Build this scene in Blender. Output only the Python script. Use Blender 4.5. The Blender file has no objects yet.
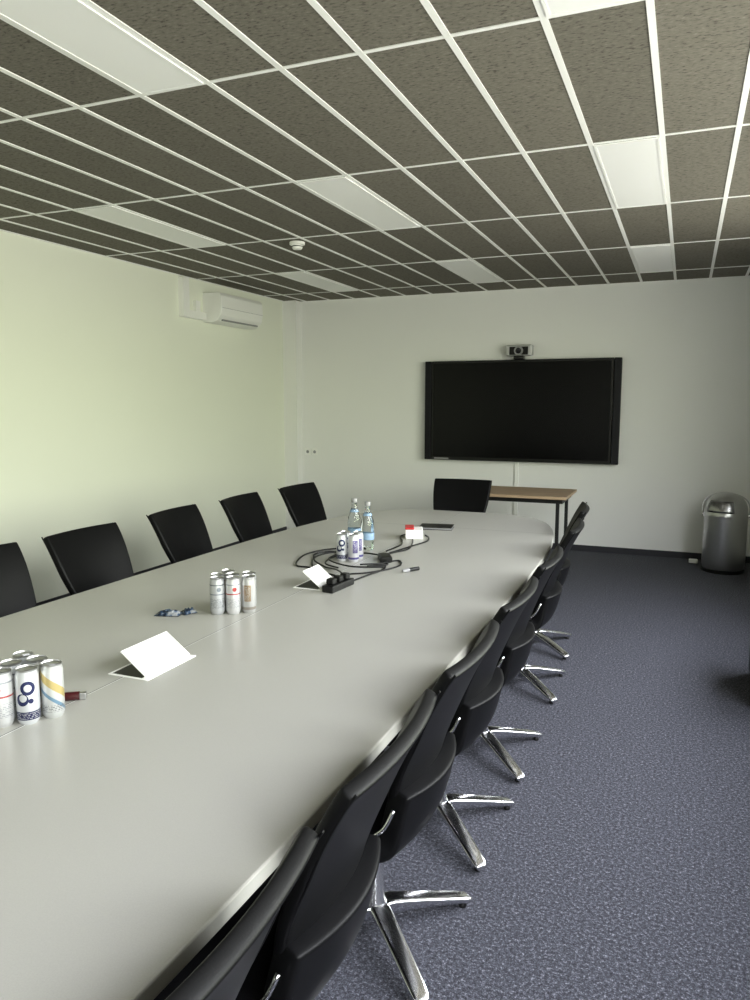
import bpy, math, random
from mathutils import Vector, Matrix
random.seed(4)
C = bpy.context.scene.collection
scene = bpy.context.scene
try:
    scene.view_settings.view_transform = 'Standard'
    scene.view_settings.look = 'None'
except Exception as e:
    print(e)

# ---------------------------------------------------------------- materials
def new_mat(name, color=(0.5,0.5,0.5), rough=0.5, metal=0.0, **kw):
    m = bpy.data.materials.new(name); m.use_nodes = True
    b = m.node_tree.nodes['Principled BSDF']
    b.inputs['Base Color'].default_value = (*color,1)
    b.inputs['Roughness'].default_value = rough
    b.inputs['Metallic'].default_value = metal
    for k,v in kw.items():
        b.inputs[k.replace('_',' ')].default_value = v
    return m

class NT:
    def __init__(s, m): s.t=m.node_tree; s.b=m.node_tree.nodes['Principled BSDF']
    def n(s, typ, **props):
        x=s.t.nodes.new(typ)
        for k,v in props.items(): setattr(x,k,v)
        return x
    def l(s,a,b): s.t.links.new(a,b)
    def math(s,op,a,b=None,c=None):
        x=s.n('ShaderNodeMath',operation=op)
        for i,v in enumerate((a,b,c)):
            if v is None: continue
            if isinstance(v,(int,float)): x.inputs[i].default_value=v
            else: s.l(v,x.inputs[i])
        return x.outputs[0]
    def mix(s,f,a,b):
        x=s.n('ShaderNodeMix',data_type='RGBA')
        for idx,v in ((0,f),(6,a),(7,b)):
            if isinstance(v,(int,float)): x.inputs[idx].default_value=v
            elif isinstance(v,tuple): x.inputs[idx].default_value=(*v,1)
            else: s.l(v,x.inputs[idx])
        return x.outputs[2]
    def coord(s,kind='Object'):
        return s.n('ShaderNodeTexCoord').outputs[kind]
    def sep(s,v):
        x=s.n('ShaderNodeSeparateXYZ'); s.l(v,x.inputs[0]); return x.outputs
    def noise(s,scale,detail=3,rough=0.5,vec=None):
        x=s.n('ShaderNodeTexNoise'); x.inputs['Scale'].default_value=scale
        x.inputs['Detail'].default_value=detail; x.inputs['Roughness'].default_value=rough
        s.l(vec if vec is not None else s.coord(),x.inputs['Vector']); return x.outputs['Fac']
    def ramp(s,fac,stops):
        x=s.n('ShaderNodeValToRGB'); e=x.color_ramp.elements
        while len(e)<len(stops): e.new(0.5)
        for i,(p,c) in enumerate(stops):
            e[i].position=p; e[i].color=(*c,1) if len(c)==3 else c
        s.l(fac,x.inputs[0]); return x.outputs[0]
    def bump(s,h,strength=0.2,dist=0.01):
        x=s.n('ShaderNodeBump'); x.inputs['Strength'].default_value=strength
        x.inputs['Distance'].default_value=dist; s.l(h,x.inputs['Height']); s.l(x.outputs[0],s.b.inputs['Normal'])

# walls
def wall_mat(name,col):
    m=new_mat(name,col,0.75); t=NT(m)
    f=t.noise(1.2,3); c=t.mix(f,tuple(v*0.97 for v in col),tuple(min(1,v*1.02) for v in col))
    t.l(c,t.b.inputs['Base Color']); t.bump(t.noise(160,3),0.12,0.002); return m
M_wall=wall_mat('wall_paint',(0.84,0.84,0.83))
M_wall_greenlit=wall_mat('wall_paint_green_daylight',(0.83,0.85,0.75))  # left wall: green tint of the outside daylight mixed into the base colour
# carpet
M_carpet=new_mat('carpet',(0.1,0.1,0.13),0.95); t=NT(M_carpet)
n1=t.noise(95,3,0.74); n2=t.noise(230,2,0.6); n3=t.noise(1.3,3)
s=t.math('ADD',t.math('MULTIPLY',n1,0.6),t.math('MULTIPLY',n2,0.4))
c=t.ramp(s,[(0.39,(0.005,0.005,0.008)),(0.47,(0.030,0.031,0.041)),(0.555,(0.080,0.083,0.102)),(0.65,(0.30,0.305,0.345))])
c=t.mix(t.math('MULTIPLY',n3,0.27),c,(0.043,0.045,0.057))
t.l(c,t.b.inputs['Base Color']); t.bump(s,0.85,0.007)
# ceiling tiles
GX0=0.146; GW=0.30; GY0=0.03; GL=1.2
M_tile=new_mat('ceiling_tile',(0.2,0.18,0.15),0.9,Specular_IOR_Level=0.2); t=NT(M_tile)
co=t.coord(); sx,sy,sz=t.sep(co)
ix=t.math('FLOOR',t.math('DIVIDE',t.math('SUBTRACT',sx,GX0),GW))
iy=t.math('FLOOR',t.math('DIVIDE',t.math('SUBTRACT',sy,GY0),GL))
wn=t.n('ShaderNodeTexWhiteNoise',noise_dimensions='2D')
cb=t.n('ShaderNodeCombineXYZ'); t.l(ix,cb.inputs[0]); t.l(iy,cb.inputs[1]); t.l(cb.outputs[0],wn.inputs['Vector'])
mp=t.n('ShaderNodeMapping'); mp.inputs['Scale'].default_value=(0.5,1,1); t.l(co,mp.inputs[0])
fz=t.noise(105,4,0.6,mp.outputs[0]); fine=t.noise(280,2,0.6)
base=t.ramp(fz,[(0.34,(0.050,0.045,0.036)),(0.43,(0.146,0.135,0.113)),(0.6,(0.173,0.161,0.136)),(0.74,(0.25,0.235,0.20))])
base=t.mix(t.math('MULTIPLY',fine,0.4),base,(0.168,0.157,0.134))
k=t.math('ADD',t.math('MULTIPLY',wn.outputs['Value'],0.14),0.93)
vm=t.n('ShaderNodeVectorMath',operation='SCALE'); t.l(base,vm.inputs[0]); t.l(k,vm.inputs['Scale'])
t.l(vm.outputs[0],t.b.inputs['Base Color']); t.bump(fz,0.4,0.003)
M_grid=new_mat('grid_white_metal',(0.90,0.90,0.90),0.35)
M_diff=new_mat('light_diffuser',(0.90,0.90,0.91),0.3); t=NT(M_diff)
t.bump(t.noise(220,1),0.1,0.002)
M_white=new_mat('white_plastic',(0.88,0.88,0.86),0.4)
M_base=new_mat('baseboard_dark',(0.02,0.02,0.028),0.6)
M_alu=new_mat('window_frame_paint',(0.7,0.7,0.68),0.4)
# table
M_table=new_mat('table_laminate',(0.3,0.3,0.28),0.36); t=NT(M_table)
co=t.coord(); sx,sy,sz=t.sep(co)
def line(v,pos,w):
    return t.math('LESS_THAN',t.math('ABSOLUTE',t.math('SUBTRACT',v,pos)),w)
grain=t.noise(420,2,0.6); cloud=t.noise(1.4,3)
c=t.mix(grain,(0.35,0.345,0.318),(0.43,0.425,0.392)); c=t.mix(t.math('MULTIPLY',cloud,0.15),c,(0.47,0.465,0.42))
c=t.mix(t.math('MULTIPLY',line(sy,2.2,0.003),0.75),c,(0.10,0.10,0.10))
c=t.mix(t.math('MULTIPLY',line(sx,0,0.0040),0.85),c,(0.07,0.07,0.07))
c=t.mix(line(sx,0.0015,0.0018),c,(0.70,0.70,0.67))
t.l(c,t.b.inputs['Base Color'])
t.l(t.math('ADD',t.math('MULTIPLY',cloud,0.12),0.30),t.b.inputs['Roughness'])
M_steel=new_mat('brushed_steel',(0.50,0.50,0.51),0.30,1.0); t=NT(M_steel)
mp=t.n('ShaderNodeMapping'); mp.inputs['Scale'].default_value=(1,1,0.02); t.l(t.coord(),mp.inputs[0])
t.bump(t.noise(300,2,0.5,mp.outputs[0]),0.05,0.001)
M_chrome=new_mat('chrome',(0.80,0.80,0.81),0.18,1.0)
M_leather=new_mat('black_leather',(0.0035,0.0035,0.004),0.42,Specular_IOR_Level=0.13); t=NT(M_leather)
v=t.n('ShaderNodeTexVoronoi'); v.inputs['Scale'].default_value=260; t.l(t.coord(),v.inputs['Vector'])
t.bump(v.outputs['Distance'],0.10,0.001)
M_black=new_mat('black_plastic',(0.006,0.006,0.006),0.4,Specular_IOR_Level=0.3)
M_blackm=new_mat('black_metal',(0.012,0.012,0.012),0.45,Specular_IOR_Level=0.3)
M_screen=new_mat('screen_glass',(0.0015,0.0015,0.002),0.22,Specular_IOR_Level=0.15)
M_wood=new_mat('beech_wood',(0.45,0.30,0.17),0.45); t=NT(M_wood)
mp=t.n('ShaderNodeMapping'); mp.inputs['Scale'].default_value=(1,14,14); t.l(t.coord(),mp.inputs[0])
t.l(t.mix(t.noise(5,4,0.6,mp.outputs[0]),(0.30,0.20,0.12),(0.44,0.33,0.22)),t.b.inputs['Base Color'])
M_glass=new_mat('clear_glass',(0.9,0.97,0.97),0.02,0.0,IOR=1.45,Transmission_Weight=1.0)
M_blue=new_mat('pale_blue_label',(0.22,0.33,0.48),0.5)
M_red=new_mat('red_plastic',(0.50,0.02,0.025),0.4)
M_maroon=new_mat('maroon_plastic',(0.05,0.006,0.008),0.3)
M_lens=new_mat('lens',(0.01,0.01,0.015),0.05)
M_grey=new_mat('grey_plastic',(0.28,0.28,0.29),0.4)

# drink can labels: u runs round the can, z up it
def can_mat(name,base,ink,accent,kind,metal=0.5):
    m=new_mat(name,base,0.28,metal); t=NT(m)
    x,y,z=t.sep(t.coord())
    ang=t.math('ARCTAN2',y,x)
    u=t.math('MULTIPLY',ang,0.0265)
    def inz(a,b): return t.math('MULTIPLY',t.math('GREATER_THAN',z,a),t.math('LESS_THAN',z,b))
    def disc(u0,z0,r):
        du=t.math('SUBTRACT',u,u0); dz=t.math('SUBTRACT',z,z0)
        d=t.math('SQRT',t.math('ADD',t.math('MULTIPLY',du,du),t.math('MULTIPLY',dz,dz)))
        return t.math('LESS_THAN',d,r)
    def sub(a,b): return t.math('MAXIMUM',t.math('SUBTRACT',a,b),0.0)
    wv=t.noise(230,1,0.4)
    rows=t.math('MULTIPLY',t.math('GREATER_THAN',t.math('SINE',t.math('MULTIPLY',z,1500)),0.2),t.math('GREATER_THAN',wv,0.48))
    c=base
    if kind=='swirl':
        c=t.mix(sub(disc(0.006,0.092,0.017),disc(0.006,0.092,0.009)),c,ink)
        c=t.mix(sub(disc(-0.008,0.064,0.015),disc(-0.006,0.068,0.009)),c,ink)
        c=t.mix(disc(0.012,0.060,0.006),c,ink)
        c=t.mix(inz(0.014,0.034),c,ink)
        c=t.mix(t.math('MULTIPLY',inz(0.017,0.031),rows),c,(0.5,0.5,0.52))
    elif kind=='diag':
        w_=t.math('ADD',z,t.math('MULTIPLY',u,0.8))
        c=t.mix(t.math('MULTIPLY',t.math('GREATER_THAN',w_,0.075),t.math('LESS_THAN',w_,0.097)),c,ink)
        c=t.mix(t.math('MULTIPLY',t.math('GREATER_THAN',w_,0.045),t.math('LESS_THAN',w_,0.055)),c,accent)
        c=t.mix(t.math('MULTIPLY',inz(0.018,0.035),rows),c,(0.15,0.15,0.17))
    elif kind=='stripe':
        c=t.mix(inz(0.074,0.078),c,accent)
        c=t.mix(inz(0.108,0.112),c,ink)
        c=t.mix(t.math('MULTIPLY',inz(0.026,0.060),rows),c,ink)
        c=t.mix(disc(0.0,0.094,0.008),c,accent)
    elif kind=='panel':
        c=t.mix(t.math('MULTIPLY',inz(0.045,0.105),t.math('LESS_THAN',t.math('ABSOLUTE',u),0.013)),c,ink)
        c=t.mix(t.math('MULTIPLY',inz(0.05,0.10),t.math('MULTIPLY',rows,t.math('LESS_THAN',t.math('ABSOLUTE',u),0.010))),c,base)
        c=t.mix(inz(0.014,0.024),c,accent)
    t.l(c,t.b.inputs['Base Color']); return m
CAN=[can_mat('can_swirl_navy',(0.62,0.63,0.66),(0.02,0.025,0.09),(0.3,0.3,0.3),'swirl'),
     can_mat('can_diagonal_gold',(0.55,0.56,0.56),(0.48,0.38,0.16),(0.16,0.27,0.38),'diag'),
     can_mat('can_stripe_red',(0.60,0.60,0.61),(0.30,0.31,0.35),(0.40,0.06,0.06),'stripe'),
     can_mat('can_panel_copper',(0.46,0.46,0.46),(0.30,0.22,0.15),(0.28,0.25,0.22),'panel'),
     can_mat('can_stripe_grey',(0.50,0.51,0.53),(0.13,0.14,0.17),(0.20,0.22,0.26),'stripe'),
     can_mat('can_panel_violet',(0.60,0.60,0.64),(0.10,0.08,0.24),(0.09,0.08,0.25),'panel')]
CANL=["white slim drink can with dark blue rings","silver slim drink can with yellow and blue diagonals",
      "white slim drink can with red stripe","silver slim drink can with copper panel",
      "plain silver slim drink can with grey stripe","white slim drink can with violet panel"]

# ---------------------------------------------------------------- mesh helpers
def mobj(name,verts,faces,mat=None,parent=None,smooth=False,loc=(0,0,0)):
    me=bpy.data.meshes.new(name); me.from_pydata([tuple(v) for v in verts],[],faces); me.update()
    if smooth:
        for p in me.polygons: p.use_smooth=True
    if mat: me.materials.append(mat)
    o=bpy.data.objects.new(name,me); o.location=loc; C.objects.link(o)
    if parent: o.parent=parent
    return o
def empty(name,loc,rotz=0,label='',cat='',group=None):
    o=bpy.data.objects.new(name,None); o.empty_display_size=0.1; o.location=loc; o.rotation_euler=(0,0,rotz); C.objects.link(o)
    o['label']=label; o['category']=cat
    if group: o['group']=group
    return o
def boxdata(x0,x1,y0,y1,z0,z1,off=0):
    v=[(x,y,z) for z in (z0,z1) for y in (y0,y1) for x in (x0,x1)]
    f=[(0,2,3,1),(4,5,7,6),(0,1,5,4),(2,6,7,3),(0,4,6,2),(1,3,7,5)]
    return v,[tuple(i+off for i in q) for q in f]
def box(name,x0,x1,y0,y1,z0,z1,mat,parent=None,bev=0.0,seg=2,loc=(0,0,0),rot=None):
    v,f=boxdata(x0,x1,y0,y1,z0,z1)
    o=mobj(name,v,f,mat,parent,loc=loc)
    if rot: o.rotation_euler=rot
    if bev:
        m=o.modifiers.new('b','BEVEL'); m.width=bev; m.segments=seg; m.limit_method='ANGLE'
        for p in o.data.polygons: p.use_smooth=True
        try: m.harden_normals=True
        except: pass
    return o
def multibox(name,boxes,mat,parent=None,bev=0.0):
    V=[];F=[]
    for b in boxes:
        v,f=boxdata(*b,off=len(V)); V+=v;F+=f
    o=mobj(name,V,F,mat,parent)
    if bev:
        m=o.modifiers.new('b','BEVEL'); m.width=bev; m.segments=2
    return o
def lathe(name,prof,mat,parent=None,n=32,loc=(0,0,0),smooth=True,rot=None):
    V=[];F=[];rings=[]
    for r,z in prof:
        if r<1e-6: rings.append([len(V)]); V.append((0,0,z))
        else:
            rings.append(list(range(len(V),len(V)+n)))
            V+=[(r*math.cos(2*math.pi*i/n),r*math.sin(2*math.pi*i/n),z) for i in range(n)]
    for a,b in zip(rings,rings[1:]):
        if len(a)==1 and len(b)==1: continue
        for i in range(n):
            j=(i+1)%n
            if len(a)==1: F.append((a[0],b[j],b[i]))
            elif len(b)==1: F.append((a[i],a[j],b[0]))
            else: F.append((a[i],a[j],b[j],b[i]))
    o=mobj(name,V,F,mat,parent,smooth,loc)
    if rot: o.rotation_euler=rot
    if smooth:
        m=o.modifiers.new('e','EDGE_SPLIT'); m.split_angle=math.radians(50)
    return o
def struct(o): o['kind']='structure'; return o
def tag(o,label,cat,group=None):
    o['label']=label;o['category']=cat
    if group:o['group']=group
    return o
def curve(name,pts,r,mat,parent=None,cyc=False,n=8,sub=8):
    P=[Vector(p) for p in pts]; path=[]
    for i in range(len(P)-1):
        p0=P[max(0,i-1)];p1=P[i];p2=P[i+1];p3=P[min(len(P)-1,i+2)]
        for k in range(sub):
            u=k/sub
            path.append(0.5*((2*p1)+(p2-p0)*u+(2*p0-5*p1+4*p2-p3)*u*u+(3*p1-p0-3*p2+p3)*u**3))
    path.append(P[-1])
    V=[];F=[]; side=None
    for i,p in enumerate(path):
        d=(path[min(i+1,len(path)-1)]-path[max(i-1,0)]).normalized()
        if side is None:
            side=d.cross(Vector((0,0,1)))
            if side.length<.01: side=d.cross(Vector((1,0,0)))
        side=(side-d*side.dot(d)).normalized(); up=side.cross(d)
        V+=[p+side*(r*math.cos(2*math.pi*k/n))+up*(r*math.sin(2*math.pi*k/n)) for k in range(n)]
    for i in range(len(path)-1):
        for k in range(n):
            q=(k+1)%n; F.append((i*n+k,i*n+q,(i+1)*n+q,(i+1)*n+k))
    F.append(tuple(range(n-1,-1,-1))); F.append(tuple(range((len(path)-1)*n,len(path)*n)))
    return mobj(name,V,F,mat,parent,True)

# ---------------------------------------------------------------- room
H=2.65; XL=-4.3; XR=0.85; YB=7.8; YF=-2.4; T=0.2
struct(box('floor',XL-T,XR+T,YF-T,YB+T,-0.1,0,M_carpet))
struct(box('ceiling',XL-T,XR+T,YF-T,YB+T,H,H+0.1,M_tile))
struct(box('wall_left',XL-T,XL,YF-T,YB+T,0,H,M_wall_greenlit))
struct(box('wall_back',XL,XR,YB,YB+T,0,H,M_wall))
struct(box('wall_front',XL,XR,YF-T,YF,0,H,M_wall))
struct(box('trim_1',XL,XL+0.17,YB-0.13,YB,0,H,M_wall))   # corner pilaster
WZ0,WZ1=0.85,2.45
wins=[(-2.0,-0.3),(0.0,1.7),(2.0,3.7),(4.0,5.5)]
bx=[(XR,XR+T,YF-T,YB+T,0,WZ0),(XR,XR+T,YF-T,YB+T,WZ1,H)]
prev=YF-T
for a,b in wins:
    bx.append((XR,XR+T,prev,a,WZ0,WZ1)); prev=b
bx.append((XR,XR+T,prev,YB+T,WZ0,WZ1))
struct(multibox('wall_right',bx,M_wall))
for i,(a,b) in enumerate(wins):
    m=(a+b)/2; f=0.05
    fr=[(XR+.06,XR+.12,a,b,WZ0,WZ0+f),(XR+.06,XR+.12,a,b,WZ1-f,WZ1),(XR+.06,XR+.12,a,a+f,WZ0+f,WZ1-f),
        (XR+.06,XR+.12,b-f,b,WZ0+f,WZ1-f),(XR+.06,XR+.12,m-f/2,m+f/2,WZ0+f,WZ1-f)]
    struct(multibox('window_%d'%(i+1),fr,M_alu))
    L=bpy.data.lights.new('window_portal','AREA'); L.shape='RECTANGLE'; L.size=WZ1-WZ0; L.size_y=b-a
    L.cycles.is_portal=True
    lo=bpy.data.objects.new('window_portal',L); C.objects.link(lo); lo.location=(XR+.14,m,(WZ0+WZ1)/2)
    lo.rotation_euler=(0,math.radians(90),0)
struct(box('baseboard_back',XL+.17,XR,YB-.015,YB,0,0.06,M_base))
struct(box('baseboard_left',XL,XL+.015,YF,YB-.13,0,0.06,M_base))
struct(box('baseboard_right',XR-.015,XR,YF,YB-.015,0,0.06,M_base))
# ceiling grid
gb=[]; w=0.0115
x=GX0+GW*2
while x>XL:
    if x<XR: gb.append((x-w,x+w,YF,YB,H-.004,H))
    x-=GW
y=GY0-GL*2
while y<YB:
    if y>YF: gb.append((XL,XR,y-w*.7,y+w*.7,H-.0035,H))
    y+=GL
gb+=[(XL,XL+.02,YF,YB,H-.0045,H),(XL,XR,YB-.02,YB,H-.0045,H),(XL,XR,YF,YF+.02,H-.0045,H),(XR-.02,XR,YF,YB,H-.0045,H)]
struct(multibox('trim_2',gb,M_grid))
# ceiling light panels
for cx in (-0.304,-1.804,-3.304):
    for cy in (-0.57,1.83,4.23,6.63):
        e=empty('ceiling_light',(cx,cy,H-.004),0,"white recessed ceiling light panel, switched off",'ceiling light','recessed ceiling light panels')
        hx,hy=GW/2-.012,GL/2-.010
        multibox('light_frame',[(-hx,-hx+.012,-hy,hy,-.005,0.0),(hx-.012,hx,-hy,hy,-.005,0.0),(-hx+.012,hx-.012,-hy,-hy+.012,-.005,0.0),(-hx+.012,hx-.012,hy-.012,hy,-.005,0.0)],M_grid,e)
        box('diffuser',-hx+.012,hx-.012,-hy+.012,hy-.012,-.003,0.0,M_diff,e)
# smoke detector
e=empty('smoke_detector',(-2.64,4.94,H-.004),0,"round white smoke detector on the tiled ceiling",'smoke detector')
lathe('detector_base',[(0,0),(0.055,0),(0.055,-.018),(0.045,-.022),(0,-.022)],M_white,e)
lathe('detector_head',[(0.036,-.022),(0.038,-.04),(0.030,-.05),(0,-.052)],M_white,e)
lathe('detector_ring',[(0.0385,-.028),(0.0395,-.03),(0.0385,-.034)],M_black,e)

# ---------------------------------------------------------------- air conditioner + duct
e=empty('air_conditioner',(XL,6.5,2.265),0,"white wall-mounted air conditioner unit beside a cable duct",'air conditioner')
Y0,Y1=-.37,.38
prof=[(0,0),(.10,-.005),(.16,.01),(.20,.06),(.215,.13),(.21,.24),(.19,.27),(0,.275)]
V=[(px,yy,pz) for yy in (Y0,Y1) for px,pz in prof]; n=len(prof)
F=[tuple(range(n)),tuple(range(2*n-1,n-1,-1))]+[(i,i+n,(i+1)%n+n,(i+1)%n) for i in range(n)]
o=mobj('housing',V,F,M_white,e); bm=o.modifiers.new('b','BEVEL'); bm.width=.006; bm.segments=2
box('air_outlet',.168,.186,Y0+.06,Y1-.06,.012,.026,M_grey,e)
box('housing_seam',.2165,.2172,Y0+.01,Y1-.01,.128,.131,M_grey,e)
tag(multibox('cable_duct',[(XL,XL+.06,5.76,5.85,2.28,2.63),(XL,XL+.05,5.85,6.12,2.28,2.35),(XL,XL+.035,5.98,6.05,2.35,2.45)],M_white,None,.004),"white angled plastic cable duct beside the air conditioner",'cable duct')

# wall outlets
for i,x in enumerate((-4.06,-3.97)):
    e=empty('wall_outlet',(x,YB,0.94),0,"small white wall outlet on the back wall",'outlet','wall outlets')
    box('cover_plate',-.038,.038,-.010,0,-.038,.038,M_white,e,.003)
    lathe('socket',[(0,0),(.018,0),(.018,.002),(.014,.0)],M_grey,e,24,(0,-.0105,0),rot=(math.pi/2,0,0))

# ---------------------------------------------------------------- TV
e=empty('television',(-1.595,YB,1.42),0,"large black flat wall-mounted display with side speakers, switched off",'television')
W=1.0;HH=.52
box('wall_mount',-.35,.35,-.04,0,-.25,.25,M_blackm,e)
box('tv_frame',-W+.075,W-.075,-.10,-.04,-HH,HH,M_black,e,.006)
box('screen',-W+.095,W-.095,-.1025,-.10,-HH+.035,HH-.025,M_screen,e)
sp=new_mat('speaker_mesh',(0.004,0.004,0.007),0.5,Specular_IOR_Level=0.25)
box('speaker',-W,-W+.070,-.105,-.045,-HH,HH,sp,e,.006)
box('speaker',W-.070,W,-.105,-.045,-HH,HH,sp,e,.006)
box('logo_strip',-W+.11,-W+.27,-.1035,-.1015,-HH+.008,-HH+.024,M_grey,e)
e=empty('conference_camera',(-1.59,7.70,1.94),0,"silver and black conference camera mounted on top of the display",'camera')
box('camera_body',-.135,.135,-.045,.045,.035,.145,new_mat('silver_plastic',(0.50,0.50,0.51),0.35,0.3),e,.015)
box('camera_stand',-.05,.05,-.06,.04,.0,.036,M_black,e,.006)
box('camera_faceplate',-.095,.095,-.052,-.044,.045,.125,M_black,e,.01)
lathe('lens_ring',[(.030,.012),(.044,.012),(.046,0),(.046,-.004)],M_grey,e,28,(0,-.056,.085),rot=(math.pi/2,0,0))
lathe('lens',[(0,.012),(.022,.010),(.030,.012),(.034,0),(.034,-.004)],M_lens,e,28,(0,-.056,.085),rot=(math.pi/2,0,0))
tag(box('cable_channel',-1.63,-1.59,YB-.022,YB,.07,.9,M_white,None,.004),"white cable channel running down the wall below the display",'cable channel')

# ---------------------------------------------------------------- side table
e=empty('side_table',(-1.43,6.68,0),0,"beech-topped folding side table with black metal legs",'table')
box('table_top',-.54,.54,-.33,.33,.695,.72,M_wood,e,.004)
multibox('table_frame',[(-.50,.50,-.27,-.24,.655,.695),(-.50,.50,.24,.27,.655,.695),(-.50,-.47,-.24,.24,.655,.695),(.47,.50,-.24,.24,.655,.695)],M_blackm,e)
for sx_ in (-1,1):
    for sy_ in (-1,1):
        x=sx_*.46; y=sy_*.26
        box('leg',x-.014,x+.014,y-.014,y+.014,0,.66,M_blackm,e)
box('foot_rail',-.012+.46,.012+.46,-.246,.246,.15,.174,M_blackm,e)
box('foot_rail',-.012-.46,.012-.46,-.246,.246,.15,.174,M_blackm,e)

# ---------------------------------------------------------------- trash can
e=empty('trash_can',(0.372,7.33,0),0,"brushed steel dome-lid trash can against the back wall",'trash can')
lathe('can_body',[(0,.012),(.165,.012),(.173,.03),(.180,.10),(.180,.50),(.172,.505)],M_steel,e,48)
lathe('base_ring',[(0,0),(.176,0),(.182,.010),(.182,.028),(.174,.034)],M_black,e,48)
lathe('dome_lid',[(.183,.492),(.186,.515),(.182,.53),(.176,.58),(.158,.635),(.125,.675),(.075,.70),(.03,.708),(0,.709)],M_steel,e,48)
V=[];F=[]
def dome(a,z):
    zz=(z-.53)/.18; r=.184*math.sqrt(max(0,1-zz*zz*.85))+.003
    return (r*math.sin(a)*-1,-r*math.cos(a),z)
na,nz=10,6
for j in range(nz+1):
    for i in range(na+1):
        V.append(dome(math.radians(-38+76*i/na)+.35,.545+.10*j/nz))
for j in range(nz):
    for i in range(na):
        a=j*(na+1)+i; F.append((a,a+1,a+na+2,a+na+1))
o=mobj('push_flap',V,F,new_mat('flap_steel',(0.30,0.30,0.31),0.25,1.0),e,True); o.modifiers.new('s','SOLIDIFY').thickness=.004
curve('lid_handle',[(-.189,0,.51),(-.194,.03,.58),(-.165,.05,.645),(-.09,.07,.685),(0,.075,.70),(.09,.07,.685),(.165,.05,.645),(.194,.03,.58),(.189,0,.51)],.006,M_steel,e)
lathe('handle_pivot',[(0,0),(.016,0),(.016,.014),(0,.016)],M_chrome,e,20,(-.180,0,.51),rot=(0,-math.pi/2,0))
lathe('handle_pivot',[(0,0),(.016,0),(.016,.014),(0,.016)],M_chrome,e,20,(.180,0,.51),rot=(0,math.pi/2,0))
tag(box('door_stop',-.04,.04,-.03,.03,0,.035,M_white,None,.008,loc=(.13,7.60,0)),"small white block on the floor by the trash can",'door stop')

# ---------------------------------------------------------------- upholstered stool at window wall
e=empty('upholstered_stool',(0.60,4.25,0),0,"low black upholstered stool by the window wall",'stool')
box('seat_cushion',-.22,.22,-.30,.30,.34,.46,M_leather,e,.03,4)
box('stool_body',-.21,.21,-.29,.29,.03,.34,M_leather,e,.01)
for a in (-1,1):
    for b in (-1,1): lathe('foot',[(0,0),(.02,0),(.02,.03),(0,.03)],M_blackm,e,16,(a*.16,b*.23,0))

# ---------------------------------------------------------------- conference table
TC=Vector((-1.42,2.2)); A,B,NE=.815,2.9,4.0
e=empty('conference_table',(TC.x,TC.y,0),0,"long light grey boat-shaped conference table with pedestal bases",'table')
def resample(P,n):
    L=[0]
    for i in range(len(P)): L.append(L[-1]+math.dist(P[i],P[(i+1)%len(P)]))
    out=[]; i=0
    for k in range(n):
        d=L[-1]*k/n
        while L[i+1]<d: i+=1
        f=(d-L[i])/max(1e-9,L[i+1]-L[i]); p,q=P[i],P[(i+1)%len(P)]
        out.append((p[0]+(q[0]-p[0])*f,p[1]+(q[1]-p[1])*f))
    return out
ring=[]
for i in range(2000):
    th=2*math.pi*i/2000; c_,s_=math.cos(th),math.sin(th)
    ring.append((A*math.copysign(abs(c_)**(2/NE),c_),B*math.copysign(abs(s_)**(2/NE),s_)))
ring=resample(ring,200)
N=200
V=[(x,y,.708) for x,y in ring]+[(x,y,.74) for x,y in ring]
F=[tuple(range(N-1,-1,-1)),tuple(range(N,2*N))]+[(i,(i+1)%N,(i+1)%N+N,i+N) for i in range(N)]
o=mobj('table_top',V,F,M_table,e); b_=o.modifiers.new('b','BEVEL'); b_.width=.004; b_.segments=2; b_.limit_method='ANGLE'; b_.angle_limit=math.radians(60)
for yy in (-1.9,0,1.9):
    box('pedestal',-.16,.16,yy-.10,yy+.10,.03,.708,M_grey,e,.01)
    box('pedestal_foot',-.38,.38,yy-.16,yy+.16,0,.03,M_steel,e,.008)
def hatch(cy,ln,ang=38):
    h=empty('cable_hatch',(TC.x,cy,.74),0,"white cable hatch with propped-open lid set in the table",'cable hatch','cable hatches in the table')
    x0=-.055;x1=.07; y0=-ln/2; y1=ln/2
    multibox('hatch_frame',[(x0,x0+.006,y0,y1,0,.0025),(x1-.012,x1+.012,y0,y1,0,.0025),(x0,x1+.012,y0-.006,y0,0,.0025),(x0,x1+.012,y1,y1+.006,0,.0025)],M_white,h)
    box('hatch_well',x0+.006,x1-.012,y0,y1,0,.001,M_black,h)
    L=.105
    o=box('hatch_lid',-L,0,y0+.004,y1-.004,0,.006,M_white,h,.002,loc=(x1-.004,0,.004)); o.rotation_euler=(0,math.radians(ang),0)
hatch(1.71,.21,36); hatch(2.765,.15)

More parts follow.
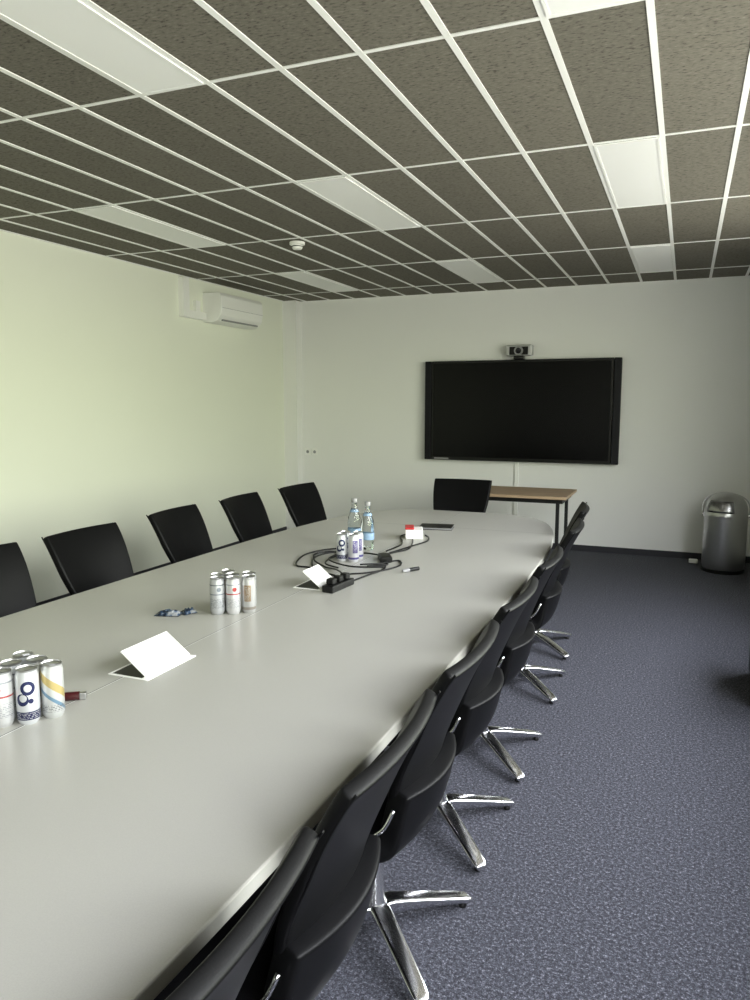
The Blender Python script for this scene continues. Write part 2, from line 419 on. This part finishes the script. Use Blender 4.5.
# ---------------------------------------------------------------- chairs
def panel(name,prof,thick,mat,parent,nx=12,sub=2):
    V=[];F=[]
    m=len(prof)
    us=[-1,-.94]+[-.94+1.88*i/(nx-2) for i in range(1,nx-2)]+[.94,1]
    nx=len(us)-1
    for (y,z,h,cy,cz) in prof:
        for u in us:
            V.append((u*h,y+cy*u*u,z+cz*u*u))
    for j in range(m-1):
        for i in range(nx):
            a=j*(nx+1)+i; F.append((a,a+1,a+nx+2,a+nx+1))
    o=mobj(name,V,F,mat,parent,True)
    s=o.modifiers.new('s','SOLIDIFY'); s.thickness=thick; s.offset=0
    s=o.modifiers.new('ss','SUBSURF'); s.levels=sub; s.render_levels=sub
    return o,V
def make_chair():
    e=empty('conference_chair',(0,0,0),0,'','chair')
    seat=[(.255,.385,.20,0,0),(.25,.40,.225,0,.0),(.15,.40,.234,0,.012),(0,.385,.234,0,.015),(-.085,.375,.228,0,.015),(-.135,.39,.216,.02,.012),(-.158,.44,.205,.04,.004),(-.172,.50,.196,.045,0),(-.182,.54,.192,.045,0),(-.184,.548,.190,.045,0)]
    panel('seat',seat,.064,M_leather,e)
    back=[(-.135,.445,.165,.03,0),(-.137,.455,.172,.03,0),(-.152,.54,.190,.034,0),(-.176,.62,.208,.030,0),(-.209,.70,.224,.026,0),(-.243,.78,.233,.026,0),(-.280,.85,.236,.026,0),(-.298,.878,.236,.026,0),(-.302,.884,.235,.026,0)]
    panel('backrest',back,.030,M_leather,e)
    for s in (-1,1):
        pts=[]
        for (y,z,h,cy,cz) in back[1:]:
            pts.append((s*(h*.985),y+cy*.97-.0155,z))
        curve('edge_piping',pts,.003,M_leather,e,n=6,sub=3)
        curve('side_bracket',[(s*.222,-.085,.435),(s*.224,-.115,.465),(s*.212,-.135,.51)],.0055,M_chrome,e,n=8,sub=4)
    lathe('column',[(0,.06),(.032,.06),(.032,.10),(.024,.115),(.024,.32),(.04,.33),(.06,.345),(0,.345)],M_chrome,e,24)
    for k in range(4):
        st=[(.0,.050,.100,.030),(.05,.052,.098,.030),(.12,.044,.082,.028),(.20,.032,.062,.027),(.26,.020,.046,.026),(.295,.012,.036,.024),(.310,.010,.028,.018)]
        V=[];F=[]
        for (x,zb,zt,hw) in st: V+=[(x,-hw*.55,zb),(x,hw*.55,zb),(x,hw,zt-.006),(x,hw*.7,zt),(x,-hw*.7,zt),(x,-hw,zt-.006)]
        for i in range(len(st)-1):
            a=6*i
            for q in range(6):
                r=(q+1)%6; F.append((a+q,a+r,a+6+r,a+6+q))
        F.append((5,4,3,2,1,0)); nA=6*(len(st)-1); F.append(tuple(nA+q for q in range(6)))
        o=mobj('base_leg',V,F,M_chrome,e,True)
        bb=o.modifiers.new('b','BEVEL'); bb.width=.004; bb.segments=2; bb.limit_method='ANGLE'
        ang=math.radians(45+90*k); o.rotation_euler=(0,0,ang)
        lathe('glide',[(0,0),(.012,0),(.012,.008),(.008,.014),(0,.014)],M_black,e,16,(.283*math.cos(ang),.283*math.sin(ang),0))
    return e
master=make_chair(); parts=list(master.children)
LR="black leather conference chair with chrome star base, tucked under the table"
place=[(-.750,.68,90,0),(-.750,1.25,90,1),(-.750,1.825,90,0),(-.750,2.42,90,-1),(-.753,3.04,90,0),(-.765,3.88,90,2),(-.815,4.56,90,6),
       (-2.46,2.20,-90,0),(-2.44,2.81,-90,0),(-2.47,3.58,-90,4),(-2.46,4.27,-90,3),(-2.42,4.97,-90,-4),
       (-2.44,1.35,-90,2),(-1.64,5.60,180,2)]
G='conference chairs around the table'
for i,(x,y,r,d) in enumerate(place):
    if i==0: e=master
    else:
        e=master.copy(); C.objects.link(e)
        for p in parts:
            q=p.copy(); C.objects.link(q); q.parent=e
    e.location=(x,y,0); e.rotation_euler=(0,0,math.radians(r+d))
    e['group']=G; e['category']='chair'
    e['label']=LR
    if r==-90: e['label']="black leather conference chair facing the table from the wall side"
    if r==180: e['label']="black leather conference chair at the head of the table"

# ---------------------------------------------------------------- things on the table
TZ=.74
def make_can(x,y,ki,rot,group):
    e=empty('drink_can',(x,y,TZ),rot,CANL[ki]+' on the table','drink can',group)
    lathe('can_body',[(0,.003),(.018,.003),(.020,0),(0.0235,.006),(.0265,.014),(.0265,.117),(.0235,.129),(.0240,.131)],CAN[ki],e,32)
    lathe('can_lid',[(.0240,.1305),(.0245,.1345),(.0232,.1350),(.0222,.1315),(0,.1310)],M_steel,e,32)
    box('pull_tab',-.007,.007,-.004,.016,.1318,.1332,M_steel,e)
def cluster(cx,cy,kinds,group):
    d=Vector((cx,cy)).normalized(); lat=Vector((d.y,-d.x)); a0=math.atan2(-d.y,-d.x)
    for idx,(i,j,ki) in enumerate(kinds):
        p=Vector((cx,cy))+lat*(i*.0565)+d*(j*.0565)
        make_can(p.x,p.y,ki,a0+random.uniform(-.4,.4),group)
cluster(-1.425,1.275,[(0,0,0),(-1,.15,2),(.98,.25,1),(-.6,1.1,4),(.45,1.15,3),(-1.6,1.0,0),(-.1,2.1,4)],'cluster of drink cans near the hatch')
cluster(-1.495,2.27,[(-1,0,4),(0,-.1,2),(1,.05,3),(-1,1,4),(0,.95,4),(1.05,1.08,4),(-.3,2.0,3)],'cluster of drink cans at mid table')
cluster(-1.47,3.25,[(-.7,.3,0),(.3,0,5),(-.4,1.3,0),(.7,1.1,5)],'cluster of drink cans beside the bottles')
def bottle(x,y):
    e=empty('water_bottle',(x,y,TZ),random.random()*6,"clear glass water bottle with a blue label",'bottle','glass water bottles')
    lathe('bottle_body',[(0,.004),(.028,.0),(.034,.006),(.035,.02),(.035,.12),(.033,.15),(.022,.185),(.0145,.205),(.0135,.235),(.0135,.238)],M_glass,e,32)
    lathe('bottle_cap',[(.0150,.232),(.0155,.236),(.0155,.250),(.013,.253),(0,.253)],M_grey,e,24)
    lathe('bottle_label',[(.0356,.055),(.0358,.056),(.0358,.090),(.0356,.091)],M_blue,e,32)
    lathe('neck_label',[(.0250,.180),(.0200,.193)],M_blue,e,32)
bottle(-1.51,3.56); bottle(-1.63,3.66)
def cable(pts,r=.0042):
    o=curve('power_cable',[(x,y,TZ+r+z) for x,y,z in pts],r,M_black); tag(o,"thin black power cable lying on the table",'cable','tangled black cables'); return o
cable([(-1.29,2.86,.0),(-1.27,3.00,.0),(-1.25,3.14,0),(-1.30,3.28,0),(-1.36,3.45,0),(-1.31,3.62,0),(-1.34,3.78,0),(-1.38,3.9,0)])
cable([(-1.55,3.02,0),(-1.61,3.12,0),(-1.67,3.25,0),(-1.70,3.34,0),(-1.66,3.42,0),(-1.60,3.38,.0),(-1.56,3.20,0.008),(-1.40,3.10,.008),(-1.27,3.18,.0)])
cable([(-1.30,2.86,.01),(-1.36,2.92,.0),(-1.5,2.98,.0),(-1.58,3.04,.0),(-1.65,3.05,0),(-1.70,3.14,0),(-1.74,3.30,0),(-1.71,3.44,0),(-1.66,3.50,0)])
cable([(-1.31,2.86,0),(-1.36,2.97,0),(-1.30,3.03,0),(-1.24,3.12,0),(-1.21,3.24,0),(-1.25,3.34,0),(-1.29,3.28,0),(-1.26,3.20,.008),(-1.33,3.13,0.008)])
cable([(-1.36,3.5,.0),(-1.32,3.72,.0),(-1.29,3.88,0),(-1.32,4.0,0),(-1.36,4.06,0)])
cable([(-1.38,3.5,.008),(-1.37,3.68,.008),(-1.42,3.84,.0),(-1.48,3.98,0),(-1.46,4.12,0)])
cable([(-1.44,3.05,.008),(-1.54,3.12,.008),(-1.58,3.32,.0),(-1.50,3.44,.0),(-1.36,3.38,.008),(-1.28,3.24,.008),(-1.36,3.12,.016)])
cable([(-1.30,2.85,.015),(-1.42,3.00,.01),(-1.52,3.08,.0),(-1.63,3.18,.008),(-1.66,3.36,0),(-1.58,3.48,0)])
e=empty('power_strip',(-1.295,2.745,TZ),math.radians(-5),"black power strip with plugs beside the cable hatch",'power strip')
box('strip_body',-.027,.027,-.09,.09,0,.03,M_black,e,.006)
for k in (-.055,0,.055): box('plug',-.017,.017,k-.017,k+.017,.03,.055,M_black,e,.006)
tag(box('power_adapter',-.03,.03,-.055,.055,0,.03,M_black,None,.007,loc=(-1.32,3.33,TZ),rot=(0,0,.5)),"black laptop power adapter among the cables",'power adapter')
e=empty('charger_box',(-1.40,3.98,TZ),math.radians(20),"small white box with a red lid",'box')
box('box_body',-.05,.05,-.06,.06,0,.055,M_white,e,.006)
box('box_lid',-.051,.0,-.061,.061,.0555,.066,M_red,e,.004)
e=empty('notebook',(-1.38,4.34,TZ),math.radians(10),"thin black notebook lying flat on the table",'notebook')
box('notebook_cover',-.10,.10,-.07,.07,0,.004,M_black,e)
box('notebook_pages',-.097,.097,-.067,.067,.004,.013,M_grey,e)
box('notebook_cover',-.10,.10,-.07,.07,.013,.017,M_black,e,.001)
e=empty('marker_pen',(-1.13,3.14,TZ+.0095),math.radians(60),"short black marker pen with a grey cap",'pen')
lathe('pen_barrel',[(0,0),(.009,0),(.009,.06),(0,.06)],M_black,e,20,(0,0,0),rot=(0,math.pi/2,0))
lathe('pen_cap',[(0,-.035),(.007,-.034),(.0095,-.0),(.0095,0.002),(0,.002)],M_grey,e,20,(0,0,0),rot=(0,math.pi/2,0))
e=empty('lighter',(-1.43,1.415,TZ+.011),math.radians(35),"dark red lighter with a metal tip",'lighter')
lathe('lighter_body',[(0,-.035),(.010,-.034),(.011,-.03),(.011,.02),(0,.02)],M_maroon,e,20,rot=(0,math.pi/2,0))
box('lighter_head',.02,.036,-.008,.008,-.009,.009,M_steel,e,.002)
def wrapper(x,y,rz,m,lab,sx=.05,sy=.028):
    V=[];F=[];nx,ny=10,6
    for top in (1,0):
        for j in range(ny+1):
            for i in range(nx+1):
                u=i/nx*2-1;v=j/ny*2-1
                z=(.018*(1-u**4)*(1-v*v)*random.uniform(.6,1.1)+.002) if top else 0
                V.append((u*sx*random.uniform(.97,1.03),v*sy,z))
    n1=(nx+1)*(ny+1)
    for j in range(ny):
        for i in range(nx):
            a=j*(nx+1)+i; F.append((a,a+1,a+nx+2,a+nx+1)); F.append((n1+a,n1+a+nx+1,n1+a+nx+2,n1+a+1))
    o=mobj('snack_wrapper',V,F,m,None,False,(x,y,TZ)); o.rotation_euler=(0,0,rz); tag(o,lab,'wrapper','snack wrappers')
M_wrap=new_mat('wrapper_foil',(0.1,0.15,0.3),0.25,0.4); t=NT(M_wrap)
t.l(t.ramp(t.noise(45,2),[(0.42,(0.02,0.03,0.05)),(0.5,(0.06,0.11,0.20)),(0.6,(0.4,0.42,0.45))]),t.b.inputs['Base Color'])
wrapper(-1.70,2.16,.3,M_wrap,"dark blue foil snack wrapper on the table",.045,.026)
wrapper(-1.645,2.205,1.1,M_wrap,"small blue and silver foil wrapper",.028,.02)

# ---------------------------------------------------------------- world
Wd=bpy.data.worlds.new('World'); scene.world=Wd; Wd.use_nodes=True
nt=Wd.node_tree; bg=nt.nodes['Background']
tc=nt.nodes.new('ShaderNodeTexCoord'); sp_=nt.nodes.new('ShaderNodeSeparateXYZ'); nt.links.new(tc.outputs['Generated'],sp_.inputs[0])
mr=nt.nodes.new('ShaderNodeMapRange'); mr.inputs[1].default_value=-1; mr.inputs[2].default_value=1; nt.links.new(sp_.outputs[2],mr.inputs[0])
cr=nt.nodes.new('ShaderNodeValToRGB'); el=cr.color_ramp.elements
stops=[(0.0,(0.36,0.355,0.31)),(0.42,(0.50,0.505,0.42)),(0.52,(0.68,0.73,0.52)),(0.62,(0.95,0.99,0.88)),(0.72,(1.12,1.15,1.22)),(1.0,(1.03,1.07,1.22))]
while len(el)<len(stops): el.new(.5)
for i,(p,c) in enumerate(stops): el[i].position=p; el[i].color=(*c,1)
nt.links.new(mr.outputs[0],cr.inputs[0]); nt.links.new(cr.outputs[0],bg.inputs[0]); bg.inputs[1].default_value=15

# ---------------------------------------------------------------- camera
cam=bpy.data.cameras.new('camera'); cam.sensor_fit='VERTICAL'; cam.sensor_height=36; cam.lens=27; cam.clip_start=.02
co=bpy.data.objects.new('camera',cam); C.objects.link(co)
yaw=math.radians(22.4); p=math.radians(7.35)
Fv=Vector((-math.sin(yaw)*math.cos(p),math.cos(yaw)*math.cos(p),-math.sin(p)))
Rv=Vector((math.cos(yaw),math.sin(yaw),0)); Uv=Rv.cross(Fv)
M=Matrix((Rv,Uv,-Fv)).transposed().to_4x4(); M.translation=Vector((0,0,1.5))
co.matrix_world=M
scene.camera=co
